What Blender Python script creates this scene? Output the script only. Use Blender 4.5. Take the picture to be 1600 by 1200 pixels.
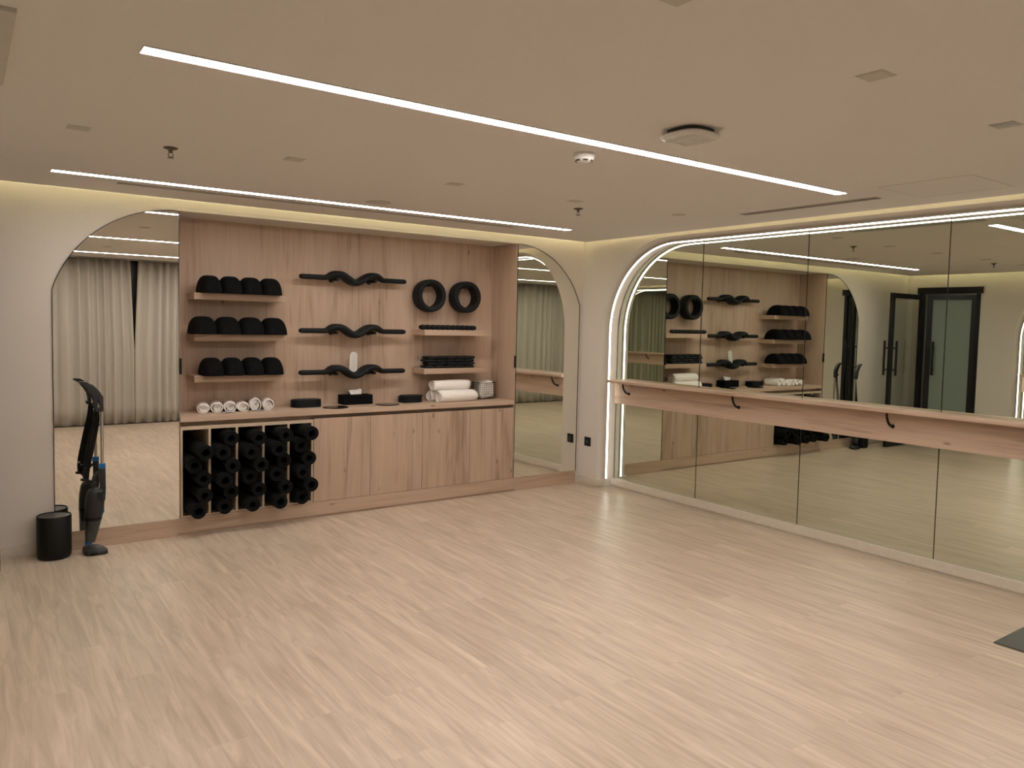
import bpy, bmesh, math, random
from mathutils import Vector, Matrix
random.seed(7)
S = bpy.context.scene
for o in list(bpy.data.objects):
    bpy.data.objects.remove(o, do_unlink=True)
COL = S.collection

# ------------------------------------------------------------------ camera
F_PX, CX, CY = 1201.4, 800.0, 576.56
YAW, PITCH, ROLL = 0.6235, -0.0586, 0.0218
fw = Vector((math.sin(YAW)*math.cos(PITCH), math.cos(YAW)*math.cos(PITCH), math.sin(PITCH)))
r0 = Vector((math.cos(YAW), -math.sin(YAW), 0)); u0 = r0.cross(fw)
rr = math.cos(ROLL)*r0 + math.sin(ROLL)*u0; uu = -math.sin(ROLL)*r0 + math.cos(ROLL)*u0
cam = bpy.data.objects.new('camera', bpy.data.cameras.new('camera')); COL.objects.link(cam)
cam.matrix_world = Matrix(((rr.x, uu.x, -fw.x, 0), (rr.y, uu.y, -fw.y, 0), (rr.z, uu.z, -fw.z, 1.6), (0, 0, 0, 1)))
cam.data.sensor_width = 36; cam.data.lens = F_PX/1600*36
cam.data.shift_y = -(600-CY)/1600
cam.data.clip_start = 0.03
S.camera = cam
# ------------------------------------------------------------------ world, exposure, light levels
w = bpy.data.worlds.new('world'); S.world = w; w.use_nodes = True
w.node_tree.nodes['Background'].inputs[0].default_value = (0.9, 0.95, 1, 1)
w.node_tree.nodes['Background'].inputs[1].default_value = 0.02
S.view_settings.view_transform = 'Standard'; S.view_settings.look = 'None'
S.view_settings.gamma = 1; S.view_settings.use_curve_mapping = False
S.view_settings.exposure = 0.0
E_STRIP, E_ARCH, E_COVE, E_NEAR = 34.0, 10.0, 42.0, 1.25
C_STRIP = (1.0, 0.93, 0.885); C_ARCH = (1.0, 0.96, 0.86); C_COVE = (1.0, 0.96, 0.60)

# ------------------------------------------------------------------ materials
def nt(name):
    m = bpy.data.materials.new(name); m.use_nodes = True
    return m, m.node_tree, m.node_tree.nodes['Principled BSDF']
def mat(name, col, rough=0.6, metal=0, noise=0.04, scale=30, bump=0, spec=None, alpha=None):
    m, t, b = nt(name)
    b.inputs['Roughness'].default_value = rough; b.inputs['Metallic'].default_value = metal
    if spec is not None: b.inputs['Specular IOR Level'].default_value = spec
    tc = t.nodes.new('ShaderNodeTexCoord'); n = t.nodes.new('ShaderNodeTexNoise'); n.inputs['Scale'].default_value = scale
    t.links.new(tc.outputs['Object'], n.inputs['Vector'])
    cr = t.nodes.new('ShaderNodeValToRGB')
    cr.color_ramp.elements[0].position = .3; cr.color_ramp.elements[1].position = .7
    cr.color_ramp.elements[0].color = (*[c*(1-noise) for c in col], 1); cr.color_ramp.elements[1].color = (*[min(1, c*(1+noise)) for c in col], 1)
    t.links.new(n.outputs['Fac'], cr.inputs[0]); t.links.new(cr.outputs[0], b.inputs['Base Color'])
    if bump:
        bp = t.nodes.new('ShaderNodeBump'); bp.inputs['Strength'].default_value = bump; bp.inputs['Distance'].default_value = .002
        t.links.new(n.outputs['Fac'], bp.inputs['Height']); t.links.new(bp.outputs[0], b.inputs['Normal'])
    return m
def wood(name, axis='z', base=(0.50, 0.358, 0.262), dark=(0.33, 0.222, 0.155), light=(0.585, 0.435, 0.33), board=0.24):
    m, t, b = nt(name); N = t.nodes; L = t.links
    b.inputs['Roughness'].default_value = 0.48; b.inputs['Specular IOR Level'].default_value = .35
    tc = N.new('ShaderNodeTexCoord'); sep = N.new('ShaderNodeSeparateXYZ'); L.new(tc.outputs['Object'], sep.inputs[0])
    oi_ = N.new('ShaderNodeObjectInfo'); rm = N.new('ShaderNodeMath'); rm.operation = 'MULTIPLY'; rm.inputs[1].default_value = 23.0; L.new(oi_.outputs['Random'], rm.inputs[0])
    va = N.new('ShaderNodeVectorMath'); va.operation = 'ADD'; L.new(tc.outputs['Object'], va.inputs[0]); L.new(rm.outputs[0], va.inputs[1])
    st = {'z': (6, 6, .55), 'x': (.55, 6, 6), 'y': (6, .55, 6)}[axis]
    mp = N.new('ShaderNodeMapping'); mp.inputs['Scale'].default_value = st; L.new(va.outputs[0], mp.inputs[0])
    n1 = N.new('ShaderNodeTexNoise'); n1.inputs['Scale'].default_value = 1.4; n1.inputs['Detail'].default_value = 6; n1.inputs['Distortion'].default_value = 1.2
    L.new(mp.outputs[0], n1.inputs['Vector'])
    st2 = tuple(s*7 if s > 1 else s*2.2 for s in st)
    mp2 = N.new('ShaderNodeMapping'); mp2.inputs['Scale'].default_value = st2; L.new(va.outputs[0], mp2.inputs[0])
    n2 = N.new('ShaderNodeTexNoise'); n2.inputs['Scale'].default_value = 1.6; n2.inputs['Detail'].default_value = 4; n2.inputs['Distortion'].default_value = .6
    L.new(mp2.outputs[0], n2.inputs['Vector'])
    mix = N.new('ShaderNodeMath'); mix.operation = 'MULTIPLY_ADD'; L.new(n1.outputs['Fac'], mix.inputs[0]); mix.inputs[1].default_value = .6
    m2 = N.new('ShaderNodeMath'); m2.operation = 'MULTIPLY'; L.new(n2.outputs['Fac'], m2.inputs[0]); m2.inputs[1].default_value = .4
    L.new(m2.outputs[0], mix.inputs[2])
    # board-to-board tone change
    fl = N.new('ShaderNodeMath'); fl.operation = 'DIVIDE'; L.new(sep.outputs['X' if axis != 'x' else 'Z'], fl.inputs[0]); fl.inputs[1].default_value = board
    fr = N.new('ShaderNodeMath'); fr.operation = 'FLOOR'; L.new(fl.outputs[0], fr.inputs[0])
    wn = N.new('ShaderNodeTexWhiteNoise'); wn.noise_dimensions = '1D'; L.new(fr.outputs[0], wn.inputs['W'])
    m3 = N.new('ShaderNodeMath'); m3.operation = 'MULTIPLY_ADD'; L.new(wn.outputs['Value'], m3.inputs[0]); m3.inputs[1].default_value = .10; L.new(mix.outputs[0], m3.inputs[2])
    cr = N.new('ShaderNodeValToRGB'); e = cr.color_ramp.elements
    e[0].position = .36; e[0].color = (*dark, 1); e[1].position = .72; e[1].color = (*light, 1)
    k = cr.color_ramp.elements.new(.50); k.color = (*base, 1)
    L.new(m3.outputs[0], cr.inputs[0])
    # knots
    st3 = tuple(s*.75 if s > 1 else s*3.6 for s in st)
    st3 = {'z': (5.0, .02, 2.2), 'x': (2.2, .02, 6.0), 'y': (.02, 2.2, 6.0)}[axis]
    mp3 = N.new('ShaderNodeMapping'); mp3.inputs['Scale'].default_value = st3; L.new(va.outputs[0], mp3.inputs[0])
    vo = N.new('ShaderNodeTexVoronoi'); vo.inputs['Scale'].default_value = 1.3; L.new(mp3.outputs[0], vo.inputs['Vector'])
    kr = N.new('ShaderNodeValToRGB'); kr.color_ramp.elements[0].position = .03; kr.color_ramp.elements[0].color = (.42, .38, .34, 1)
    kr.color_ramp.elements[1].position = .10; kr.color_ramp.elements[1].color = (1, 1, 1, 1); L.new(vo.outputs['Distance'], kr.inputs[0])
    mx = N.new('ShaderNodeMix'); mx.data_type = 'RGBA'; mx.blend_type = 'MULTIPLY'; mx.inputs[0].default_value = .8
    L.new(cr.outputs[0], mx.inputs[6]); L.new(kr.outputs[0], mx.inputs[7]); L.new(mx.outputs[2], b.inputs['Base Color'])
    bp = N.new('ShaderNodeBump'); bp.inputs['Strength'].default_value = .15; bp.inputs['Distance'].default_value = .001
    L.new(n2.outputs['Fac'], bp.inputs['Height']); L.new(bp.outputs[0], b.inputs['Normal'])
    return m
def floor_mat():
    m, t, b = nt('pale_oak_vinyl'); N = t.nodes; L = t.links
    b.inputs['Roughness'].default_value = .34; b.inputs['Specular IOR Level'].default_value = .42
    tc = N.new('ShaderNodeTexCoord')
    mp = N.new('ShaderNodeMapping'); mp.inputs['Rotation'].default_value = (0, 0, math.pi/2); L.new(tc.outputs['Object'], mp.inputs[0])
    br = N.new('ShaderNodeTexBrick'); br.offset = .37; br.inputs['Scale'].default_value = 1
    br.inputs['Brick Width'].default_value = 1.22; br.inputs['Row Height'].default_value = .18; br.inputs['Mortar Size'].default_value = .0008
    br.inputs['Mortar Smooth'].default_value = .3; br.inputs['Bias'].default_value = 0
    br.inputs['Color1'].default_value = (.50, .50, .50, 1); br.inputs['Color2'].default_value = (.60, .60, .60, 1); br.inputs['Mortar'].default_value = (.46, .46, .46, 1)
    L.new(mp.outputs[0], br.inputs['Vector'])
    mg = N.new('ShaderNodeMapping'); mg.inputs['Scale'].default_value = (16, 1.3, 1); L.new(tc.outputs['Object'], mg.inputs[0])
    add = N.new('ShaderNodeVectorMath'); add.operation = 'MULTIPLY_ADD'; L.new(br.outputs['Color'], add.inputs[0]); add.inputs[1].default_value = (40, 40, 40); L.new(mg.outputs[0], add.inputs[2])
    n = N.new('ShaderNodeTexNoise'); n.inputs['Scale'].default_value = 1.3; n.inputs['Detail'].default_value = 8; n.inputs['Roughness'].default_value = .62; n.inputs['Distortion'].default_value = 1.0
    L.new(add.outputs[0], n.inputs['Vector'])
    cr = N.new('ShaderNodeValToRGB'); e = cr.color_ramp.elements
    e[0].position = .30; e[0].color = (.445, .345, .255, 1); e[1].position = .68; e[1].color = (.685, .56, .44, 1)
    L.new(n.outputs['Fac'], cr.inputs[0])
    mx = N.new('ShaderNodeMix'); mx.data_type = 'RGBA'; mx.blend_type = 'MULTIPLY'; mx.inputs[0].default_value = .55
    sc = N.new('ShaderNodeVectorMath'); sc.operation = 'SCALE'; sc.inputs[3].default_value = 1.75; L.new(br.outputs['Color'], sc.inputs[0])
    L.new(cr.outputs[0], mx.inputs[6]); L.new(sc.outputs[0], mx.inputs[7]); L.new(mx.outputs[2], b.inputs['Base Color'])
    rp = N.new('ShaderNodeMapRange'); rp.inputs['To Min'].default_value = .28; rp.inputs['To Max'].default_value = .42
    L.new(n.outputs['Fac'], rp.inputs[0]); L.new(rp.outputs[0], b.inputs['Roughness'])
    return m
def emit(name, col, e):
    m = bpy.data.materials.new(name); m.use_nodes = True; t = m.node_tree; t.nodes.clear()
    o = t.nodes.new('ShaderNodeOutputMaterial'); em = t.nodes.new('ShaderNodeEmission')
    em.inputs[0].default_value = (*col, 1); em.inputs[1].default_value = e; t.links.new(em.outputs[0], o.inputs[0]); return m
def glass(name, col, rough, trans=.9):
    m, t, b = nt(name); b.inputs['Base Color'].default_value = (*col, 1); b.inputs['Roughness'].default_value = rough
    b.inputs['Transmission Weight'].default_value = trans; b.inputs['IOR'].default_value = 1.45; return m

M_WALL = mat('warm_white_wall_paint', (.66, .60, .535), .85, noise=.015, scale=60, bump=.05)
M_CEIL = mat('warm_white_ceiling_paint', (.74, .70, .66), .9, noise=.01, scale=40)
M_FLOOR = floor_mat()
M_WOODV = wood('oak_veneer_upright', 'z'); M_WOODX = wood('oak_veneer_lengthwise', 'x'); M_WOODY = wood('oak_veneer_along_wall', 'y')
M_EDGE = mat('pale_cubby_edging', (.60, .47, .34), .5)
M_MIRA = mat('mirror_silver', (.86, .845, .79), .0, 1, noise=0); M_MIRB = mat('mirror_silver_green', (.68, .72, .625), .0, 1, noise=0)
M_BLK = mat('black_plastic', (.005, .005, .005), .5, spec=.25); M_MATTE = mat('black_foam', (.0035, .0035, .0038), .85, noise=.2, scale=200, bump=.2, spec=.12)
M_FOAMB = mat('charcoal_foam', (.0075, .0088, .0100), .6, noise=.15, scale=150, spec=.25)
M_MAT = mat('black_mat_rubber', (.0075, .0080, .0078), .8, noise=.2, scale=120, spec=.15); M_METAL = mat('black_metal', (.01, .01, .01), .35, .3)
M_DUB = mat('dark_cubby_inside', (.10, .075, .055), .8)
M_TOWEL = mat('white_cotton', (.93, .88, .83), .95, noise=.03, scale=90, bump=.2)
M_BASE = mat('beige_baseboard', (.62, .55, .46), .6)
M_WHITE = mat('white_plastic', (.68, .655, .615), .55); M_GREYP = mat('grey_plate', (.55, .51, .45), .7)
M_CURT = mat('sheer_beige_fabric', (.50, .465, .405), .95, noise=.04, scale=250, bump=.2)
M_CHROME = mat('brushed_steel', (.55, .54, .53), .3, 1); M_VAC = mat('graphite_plastic', (.024, .024, .026), .4, spec=.35); M_BLUE = mat('blue_plastic', (.0, .115, .36), .4)
M_BIN_CLEAR = glass('smoked_clear_plastic', (.09, .10, .10), .12, .6)
M_GLASSG = glass('frosted_green_glass', (.42, .50, .44), .45, .55); M_GLASS = glass('clear_glass', (.93, .96, .94), .0, 1)
M_DISC = mat('glossy_black_disc', (.02, .018, .016), .12)
M_DGREY = mat('dark_slot', (.03, .028, .025), .6); M_SPR = mat('dull_brass', (.14, .11, .08), .4, .7)
M_NIGHT = mat('night_window', (.02, .015, .015), .3)
E_L = emit('strip_light', C_STRIP, E_STRIP); E_LM = emit('strip_light_middle', C_STRIP, E_STRIP*1.65); E_L3 = emit('strip_light_near', C_STRIP, E_STRIP*E_NEAR); E_A = emit('arch_led', C_ARCH, E_ARCH); E_C = emit('cove_led', C_COVE, E_COVE)

# ------------------------------------------------------------------ helpers
def obj(name, bm, m, parent=None, smooth=False, loc=None, autos=None):
    me = bpy.data.meshes.new(name)
    bmesh.ops.recalc_face_normals(bm, faces=bm.faces)
    bm.to_mesh(me); bm.free()
    for mm in (m if isinstance(m, (list, tuple)) else [m]): me.materials.append(mm)
    o = bpy.data.objects.new(name, me); COL.objects.link(o)
    if smooth:
        for p in me.polygons: p.use_smooth = True
        me.set_sharp_from_angle(angle=math.radians(autos or 40))
    if loc: o.location = loc
    if parent: o.parent = parent
    return o
def tag(o, label, cat, group=None):
    o['label'] = label; o['category'] = cat
    if group: o['group'] = group
    return o
def struct(o): o['kind'] = 'structure'; return o
def thing(name, label, cat, loc=(0, 0, 0), group=None, rz=0):
    o = bpy.data.objects.new(name, None); o.empty_display_size = .1; COL.objects.link(o); o.location = loc; o.rotation_euler.z = rz
    return tag(o, label, cat, group)
def copy_tree(o, parent=None):
    c = o.copy(); COL.objects.link(c)
    if parent: c.parent = parent
    for ch in list(o.children): copy_tree(ch, c)
    return c
def B(): return bmesh.new()
def box(bm, x0, x1, y0, y1, z0, z1, bev=0, mi=0):
    v = [bm.verts.new((x, y, z)) for x in (x0, x1) for y in (y0, y1) for z in (z0, z1)]
    fs = []
    for f in ((0, 1, 3, 2), (4, 6, 7, 5), (0, 4, 5, 1), (2, 3, 7, 6), (0, 2, 6, 4), (1, 5, 7, 3)):
        fc = bm.faces.new([v[i] for i in f]); fc.material_index = mi; fs.append(fc)
    if bev:
        es = set(e for f in fs for e in f.edges)
        bmesh.ops.bevel(bm, geom=list(es), offset=bev, segments=3, affect='EDGES', profile=.5)
    return bm
def bx(*a, **k): return box(B(), *a, **k)
def loft(bm, rings, closed=True, cap=True):
    rows = [[bm.verts.new(p) for p in r] for r in rings]
    n = len(rows[0])
    for a, b in zip(rows, rows[1:]):
        for i in range(n if closed else n-1):
            j = (i+1) % n; bm.faces.new((a[i], a[j], b[j], b[i]))
    if cap: bm.faces.new(rows[0][::-1]); bm.faces.new(rows[-1])
    return bm
def lathe(bm, prof, c=(0, 0, 0), n=32, axis='z', cap=True):
    rings = []
    for r, h in prof:
        ring = []
        for i in range(n):
            a = 2*math.pi*i/n; p = (r*math.cos(a), r*math.sin(a), h)
            if axis == 'y': p = (p[0], p[2], p[1])
            if axis == 'x': p = (p[2], p[0], p[1])
            ring.append((p[0]+c[0], p[1]+c[1], p[2]+c[2]))
        rings.append(ring)
    return loft(bm, rings, cap=cap)
def tube(bm, pts, r, n=10, cap=True, flat=None):
    """sweep a circle (or an ellipse: flat=(w,h)) along points"""
    pts = [Vector(p) for p in pts]; rings = []
    up = Vector((0, 0, 1)); 
    for i, p in enumerate(pts):
        d = (pts[min(i+1, len(pts)-1)]-pts[max(i-1, 0)]).normalized()
        s = d.cross(up)
        if s.length < .1: s = d.cross(Vector((0, 1, 0)))
        s.normalize(); t = s.cross(d).normalized()
        R = r[i] if isinstance(r, (list, tuple)) else r
        a, b = (flat if flat else (1, 1))
        rings.append([p+s*(R*a*math.cos(2*math.pi*k/n))+t*(R*b*math.sin(2*math.pi*k/n)) for k in range(n)])
    return loft(bm, rings, cap=cap)
def arc(cx, cz, R, a0, a1, n=16): return [(cx+R*math.cos(math.radians(a0+(a1-a0)*i/n)), cz+R*math.sin(math.radians(a0+(a1-a0)*i/n))) for i in range(n+1)]
def prism(bm, poly, f0, f1, mi=0):
    """poly: list of 2D, f0/f1 map (a,b)->xyz for the two ends"""
    a = [bm.verts.new(f0(*p)) for p in poly]; b = [bm.verts.new(f1(*p)) for p in poly]; n = len(poly)
    F = [bm.faces.new(a), bm.faces.new(b[::-1])]
    for i in range(n): F.append(bm.faces.new((a[i], b[i], b[(i+1) % n], a[(i+1) % n])))
    for f in F: f.material_index = mi
    return bm
def bez(pts, n=8):
    """catmull-rom through pts"""
    P = [Vector(p) for p in pts]; P = [2*P[0]-P[1]]+P+[2*P[-1]-P[-2]]; out = []
    for i in range(1, len(P)-2):
        for k in range(n):
            t = k/n; a, b, c, d = P[i-1], P[i], P[i+1], P[i+2]
            out.append(.5*((2*b)+(c-a)*t+(2*a-5*b+4*c-d)*t*t+(3*b-a-3*c+d)*t**3))
    out.append(P[-2]); return out

# ------------------------------------------------------------------ room numbers
YA, XB, XC, YD, ZC, ZT = 5.90, 5.10, -0.78, -0.72, 2.42, 2.64
NX0, NX1, NZ = 1.288, 4.275, 2.355            # niche
XM = 5.285                                     # mirror plane of the right wall
YB = 6.30                                      # back of the niche

# floor / ceiling
struct(obj('floor', bx(XC-.5, XM+.3, YD-.5, 6.6, -.06, 0), M_FLOOR))
bm = B(); box(bm, XC+.14, XB-.07, YD+.10, YA-.11, ZC, ZC+.035)     # suspended slab
box(bm, XC-.3, XM+.3, YD-.3, 6.6, ZT, ZT+.05)                      # slab above the cove
struct(obj('ceiling', bm, M_CEIL))
# cove strips
for nm, a, lab in (('back', (XC+.2, XB-.13, YA-.17, YA-.155), 'warm cove strip hidden above the ceiling edge along the shelf wall'),
              ('right', (XB-.13, XB-.115, YD+.2, YA-.17), 'warm cove strip hidden above the ceiling edge along the mirror wall'),
              ('left', (XC+.185, XC+.2, YD+.2, YA-.2), 'warm cove strip hidden above the ceiling edge along the door wall')):
    t = thing('cove_light', lab, 'light', group=None)
    obj('led_strip', bx(a[0], a[1], a[2], a[3], ZC+.0375, ZC+.0475), E_C, t)
    obj('channel', bx(a[0], a[1], a[2], a[3], ZC+.036, ZC+.0372), M_WHITE, t)

# wall back (with the niche notch), extruded away from the room
poly = [(XC, 0), (XC, ZT), (XB+.3, ZT), (XB+.3, 0), (NX1+.021, 0), (NX1+.021, NZ+.021), (NX0-.021, NZ+.021), (NX0-.021, 0)]
struct(obj('wall_back', prism(B(), poly, lambda a, b: (a, YA, b), lambda a, b: (a, YA+.12, b)), M_WALL))
# right wall with arched opening whose reveal flares towards the room
def arch_outline(yc0, yc1, zc, R, n=24):
    """from the far floor corner up, over and down to the near floor corner; yc0 > yc1 are the arc centres"""
    return [(yc0+R, 0)]+arc(yc0, zc, R, 0, 90, n)+arc(yc1, zc, R, 90, 180, n)+[(yc1-R, 0)]
AB = (4.76, 0.25, 1.54); RO, RL, RI = .86, .822, .812
def arch_wall(name, x_in, x_out, ys, ye, A, notch=None):
    bm = B()
    def pl_(R):
        p = [(ye, 0), (ye, ZT), (ys, ZT), (ys, 0)]
        out = p[:]
        rev = arch_outline(A[0], A[1], A[2], R)[::-1]
        return p+rev if notch is None else [(ye, 0), (ye, ZT), (ys, ZT), (ys, 0)]+rev+notch
    a = [bm.verts.new((x_in, *p)) for p in pl_(RO)]; b = [bm.verts.new((x_out, *p)) for p in pl_(RI)]; n = len(a)
    bm.faces.new(a); bm.faces.new(b[::-1])
    for i in range(n): bm.faces.new((a[i], b[i], b[(i+1) % n], a[(i+1) % n]))
    return struct(obj(name, bm, M_WALL))
arch_wall('wall_right', XB, XM-.002, YD-.1, YA, AB)
AC = (3.60, 0.25, 1.54)
D0, D1, DZ = 4.90, 5.72, 2.24
arch_wall('wall_left', XC, XC-.185, YD-.1, YA, AC, notch=[(D0, 0), (D0, DZ), (D1, DZ), (D1, 0)])
struct(obj('wall_front', bx(XC-.2, XM+.1, YD-.14, YD-.10, 0, ZT), M_NIGHT))
struct(obj('wall_right', bx(XM+.03, XM+.08, YD-.1, YA, 0, ZT), M_WALL))

# arch LED strips
def arch_led(sx, xa, A, label):
    t = thing('arch_light', label, 'light')
    pts = arch_outline(A[0], A[1], A[2], RL-.004)
    pts[0] = (pts[0][0], .09); pts[-1] = (pts[-1][0], .09)
    pin = arch_outline(A[0], A[1], A[2], RL-.012); pin[0] = (pin[0][0], .09); pin[-1] = (pin[-1][0], .09)
    for nm, w, q0, q1, mm in (('led_strip', .0048, pin, pts, E_A), ('channel', .012, pts, arch_outline(A[0], A[1], A[2], RL+.002), M_WHITE)):
        if nm == 'channel': q1[0] = (q1[0][0], .09); q1[-1] = (q1[-1][0], .09)
        rings = [[(xa-w, *a), (xa+w, *a), (xa+w, *b), (xa-w, *b)] for a, b in zip(q0, q1)]
        obj(nm, loft(B(), rings), mm, t)
arch_led(1, 5.188, AB, 'glowing white light line around the arched wall mirror with the long barre')
arch_led(-1, XC-.09, AC, 'glowing white light line around the arched mirror beside the glass door')

# mirrors of the arches, in panels
def arch_z(y, A, R):
    if y > A[0]: return A[2]+math.sqrt(max(0, R*R-(y-A[0])**2))
    if y < A[1]: return A[2]+math.sqrt(max(0, R*R-(y-A[1])**2))
    return A[2]+R
def mirror_panels(xm, A, seams, m, rot, labels, sgn, R):
    for (y1, y0), lb, rz in zip(zip(seams, seams[1:]), labels, rot):
        yc = (y0+y1)/2; g = .0008
        ys = [y0+g+(y1-y0-2*g)*i/24 for i in range(25)]
        top = [(y, arch_z(y, A, R)) for y in ys]
        poly = [(y0+g, .085)]+top+[(y1-g, .085)]
        if poly[0][1] >= top[0][1] or True:
            poly = [p for p in poly]
        t = thing('wall_mirror', lb, 'mirror', (xm, yc, 0), 'tall mirror panels inside the lit arches', rz)
        obj('mirror_glass', prism(B(), [(p[0]-yc, p[1]) for p in poly], lambda a, b: (0, a, b), lambda a, b: (sgn*.006, a, b)), m, t)
        # polished edge: thin dark frame line on the outline
        pe = [(p[0]-yc, p[1]) for p in poly]; cy = sum(p[0] for p in pe)/len(pe); cz = 1.2
        bm = B(); v1 = [bm.verts.new((-sgn*.0008, *p)) for p in pe]
        v2 = []
        for i, p in enumerate(pe):
            a = Vector(pe[i-1]); b = Vector(pe[(i+1) % len(pe)]); d = (b-a).normalized(); nn = Vector((d.y, -d.x))
            if nn.dot(Vector((cy-p[0], cz-p[1]))) < 0: nn = -nn
            v2.append(bm.verts.new((-sgn*.0008, p[0]+nn.x*.0013, p[1]+nn.y*.0013)))
        for i in range(len(pe)): bm.faces.new((v1[i], v1[(i+1) % len(pe)], v2[(i+1) % len(pe)], v2[i]))
        obj('edge_line', bm, M_DGREY, t)
seamsB = [AB[0]+RI, 4.523, 3.497, 2.460, 1.43, .40, AB[1]-RI]
mirror_panels(XM, AB, seamsB, M_MIRB, [-.0045, -.004, -.0035, -.004, -.004, -.004],
   ['curved-top mirror panel at the far end of the barre wall, beside the black socket',
    'second mirror panel from the far end of the barre wall, reflecting the wavy bars',
    'third mirror panel from the far end of the barre wall, reflecting the open glass door',
    'mirror panel of the barre wall at the right border of the photo',
    'nearer mirror panel of the barre wall beside the camera', 'curved-top mirror panel at the near end of the barre wall'], 1, RI)
seamsC = [AC[0]+RI, 3.3, 2.2, 1.1, AC[1]-RI]
mirror_panels(XC-.185, AC, seamsC, M_MIRB, [0, 0, 0, 0],
   ['curved-top mirror panel in the opposite arch nearest the glass door', 'second mirror panel of the opposite arch from the glass door',
    'third mirror panel of the opposite arch from the glass door', 'mirror panel of the opposite arch nearest the curtains'], -1, RI)

# baseboards (upper board over a recessed shadow gap)
def baseb(name, segs):
    bm = B()
    for s in segs: box(bm, *s[:4], .022, .085); box(bm, *s[4:], 0, .022)
    struct(obj(name, bm, M_BASE))
baseb('baseboard_back', [(XC, .498, YA-.012, YA, XC, .498, YA-.006, YA)])
baseb('baseboard_right', [(XB-.012, XB, AB[0]+RO, YA-.012, XB-.004, XB, AB[0]+RO, YA-.01),
    (XB-.012, XM-.03, AB[0]+RO-.024, AB[0]+RO-.0, XB-.004, XM-.03, AB[0]+RO-.018, AB[0]+RO-.002),
    (XM-.034, XM+.01, YD, AB[0]+RO-.024, XM-.022, XM+.01, YD, AB[0]+RO-.02)])
baseb('baseboard_left', [(XC, XC+.012, D1+.03, YA-.012, XC, XC+.006, D1+.03, YA-.012), (XC, XC+.012, AC[0]+RO, D0-.03, XC, XC+.006, AC[0]+RO, D0-.03),
    (XC-.20, XC-.155, YD, AC[0]+RO-.06, XC-.20, XC-.165, YD, AC[0]+RO-.07)])

# barre: wooden board, ledge rail, black hooks
def barre(xw, sgn, y0, y1, hooks, label):
    t = thing('barre', label, 'barre', (xw, 0, 0))
    X = lambda a, b: (min(-sgn*a, -sgn*b), max(-sgn*a, -sgn*b))
    obj('board', bx(*X(.001, .034), y0, y1-.014, .838, 1.047, bev=.002), M_WOODY, t)
    obj('rail', bx(*X(.001, .155), y0+.02, y1-.024, 1.048, 1.076, bev=.006), M_WOODY, t)
    for h in hooks:
        pts = [(-sgn*(.034+.088*(1-math.cos(a))) if 0 else -sgn*(.034+.088*math.sin(a)), h, 1.048-.10*math.cos(a)) for a in [i*math.pi/2/10 for i in range(11)]]
        o = obj('bracket', tube(B(), pts, .0085, 10), M_BLK, t, True)
        obj('mounting_plate', lathe(B(), [(.014, 0), (.014, .004)], (-sgn*.034-(.004 if sgn > 0 else 0), h, .948), 16, 'x'), M_BLK, o)
barre(XM-.002, 1, AB[1]-RI+.01, AB[0]+RI-.002, [5.35, 4.06, 2.76, 1.47, .18], 'long wooden barre board with ledge rail and black brackets across the right wall mirror')
barre(XC-.183, -1, AC[1]-RI+.01, AC[0]+RI-.002, [4.1, 2.9, 1.7, .5], 'wooden barre board across the opposite arched mirror, seen only as a reflection')

# ------------------------------------------------------------------ niche joinery
# panelling
t = thing('niche_panelling', 'light oak panelling lining the recessed wall niche behind the shelves', 'wall panelling', (0, 0, 0))
obj('back_panel', bx(NX0, NX1, YB, YB+.02, .83, NZ+.02), M_WOODV, t)
obj('side_panel', bx(NX1, NX1+.02, YA, YB, .13, NZ), M_WOODV, t)
obj('side_panel', bx(NX0-.02, NX0, YA, YB, .13, NZ), M_WOODV, t)
obj('soffit', bx(NX0-.02, NX1+.02, YA, YB, NZ, NZ+.02), M_WALL, t)
tag(obj('worktop', bx(NX0+.002, NX1-.002, YA-.004, YB-.001, .834, .873, bev=.0015), M_WOODX), 'long pale oak worktop running across the niche under the shelves', 'worktop')
bm = bx(.50, NX0-.02, YA-.004, YA-.0005, 0, .128); box(bm, NX0-.02, NX1+.02, YA-.004, YA+.03, .02, .128); box(bm, NX1+.02, 5.062, YA-.004, YA-.0005, 0, .128)
tag(obj('plinth', bm, M_WOODX), 'oak plinth running along the floor under the cabinets and both arched mirrors', 'plinth')
struct(obj('trim_1', bx(NX0-.02, NX1+.02, YA+.012, YA+.03, 0, .02), M_WOODX))
struct(obj('trim_2', bx(NX0, NX1, YA+.08, YA+.095, .802, .834), M_WOODX))
# cabinets
seam = [2.297, 2.792, 3.289, 3.783, 4.272]
cl = ['oak cabinet directly right of the rolled mat cubbies', 'oak cabinet below the tissue box, second from the mat cubbies', 'oak cabinet third from the mat cubbies, second from the right mirror', 'oak cabinet at the right end beside the arched mirror, below the wire basket']
for i in range(4):
    t = thing('base_cabinet', cl[i], 'cabinet', (seam[i], YA, .13), 'flat-front oak cabinets under the worktop')
    W_ = seam[i+1]-seam[i]
    bm = B(); box(bm, .002, .018, .02, .55, 0, .67); box(bm, W_-.018, W_-.002, .02, .55, 0, .67); box(bm, .018, W_-.018, .02, .55, 0, .016); box(bm, .018, W_-.018, .02, .55, .654, .67); box(bm, .018, W_-.018, .54, .55, .016, .654)
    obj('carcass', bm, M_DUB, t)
    obj('door', bx(.002, W_-.002, 0, .018, 0, .675, bev=.001), M_WOODV, t)
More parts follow.
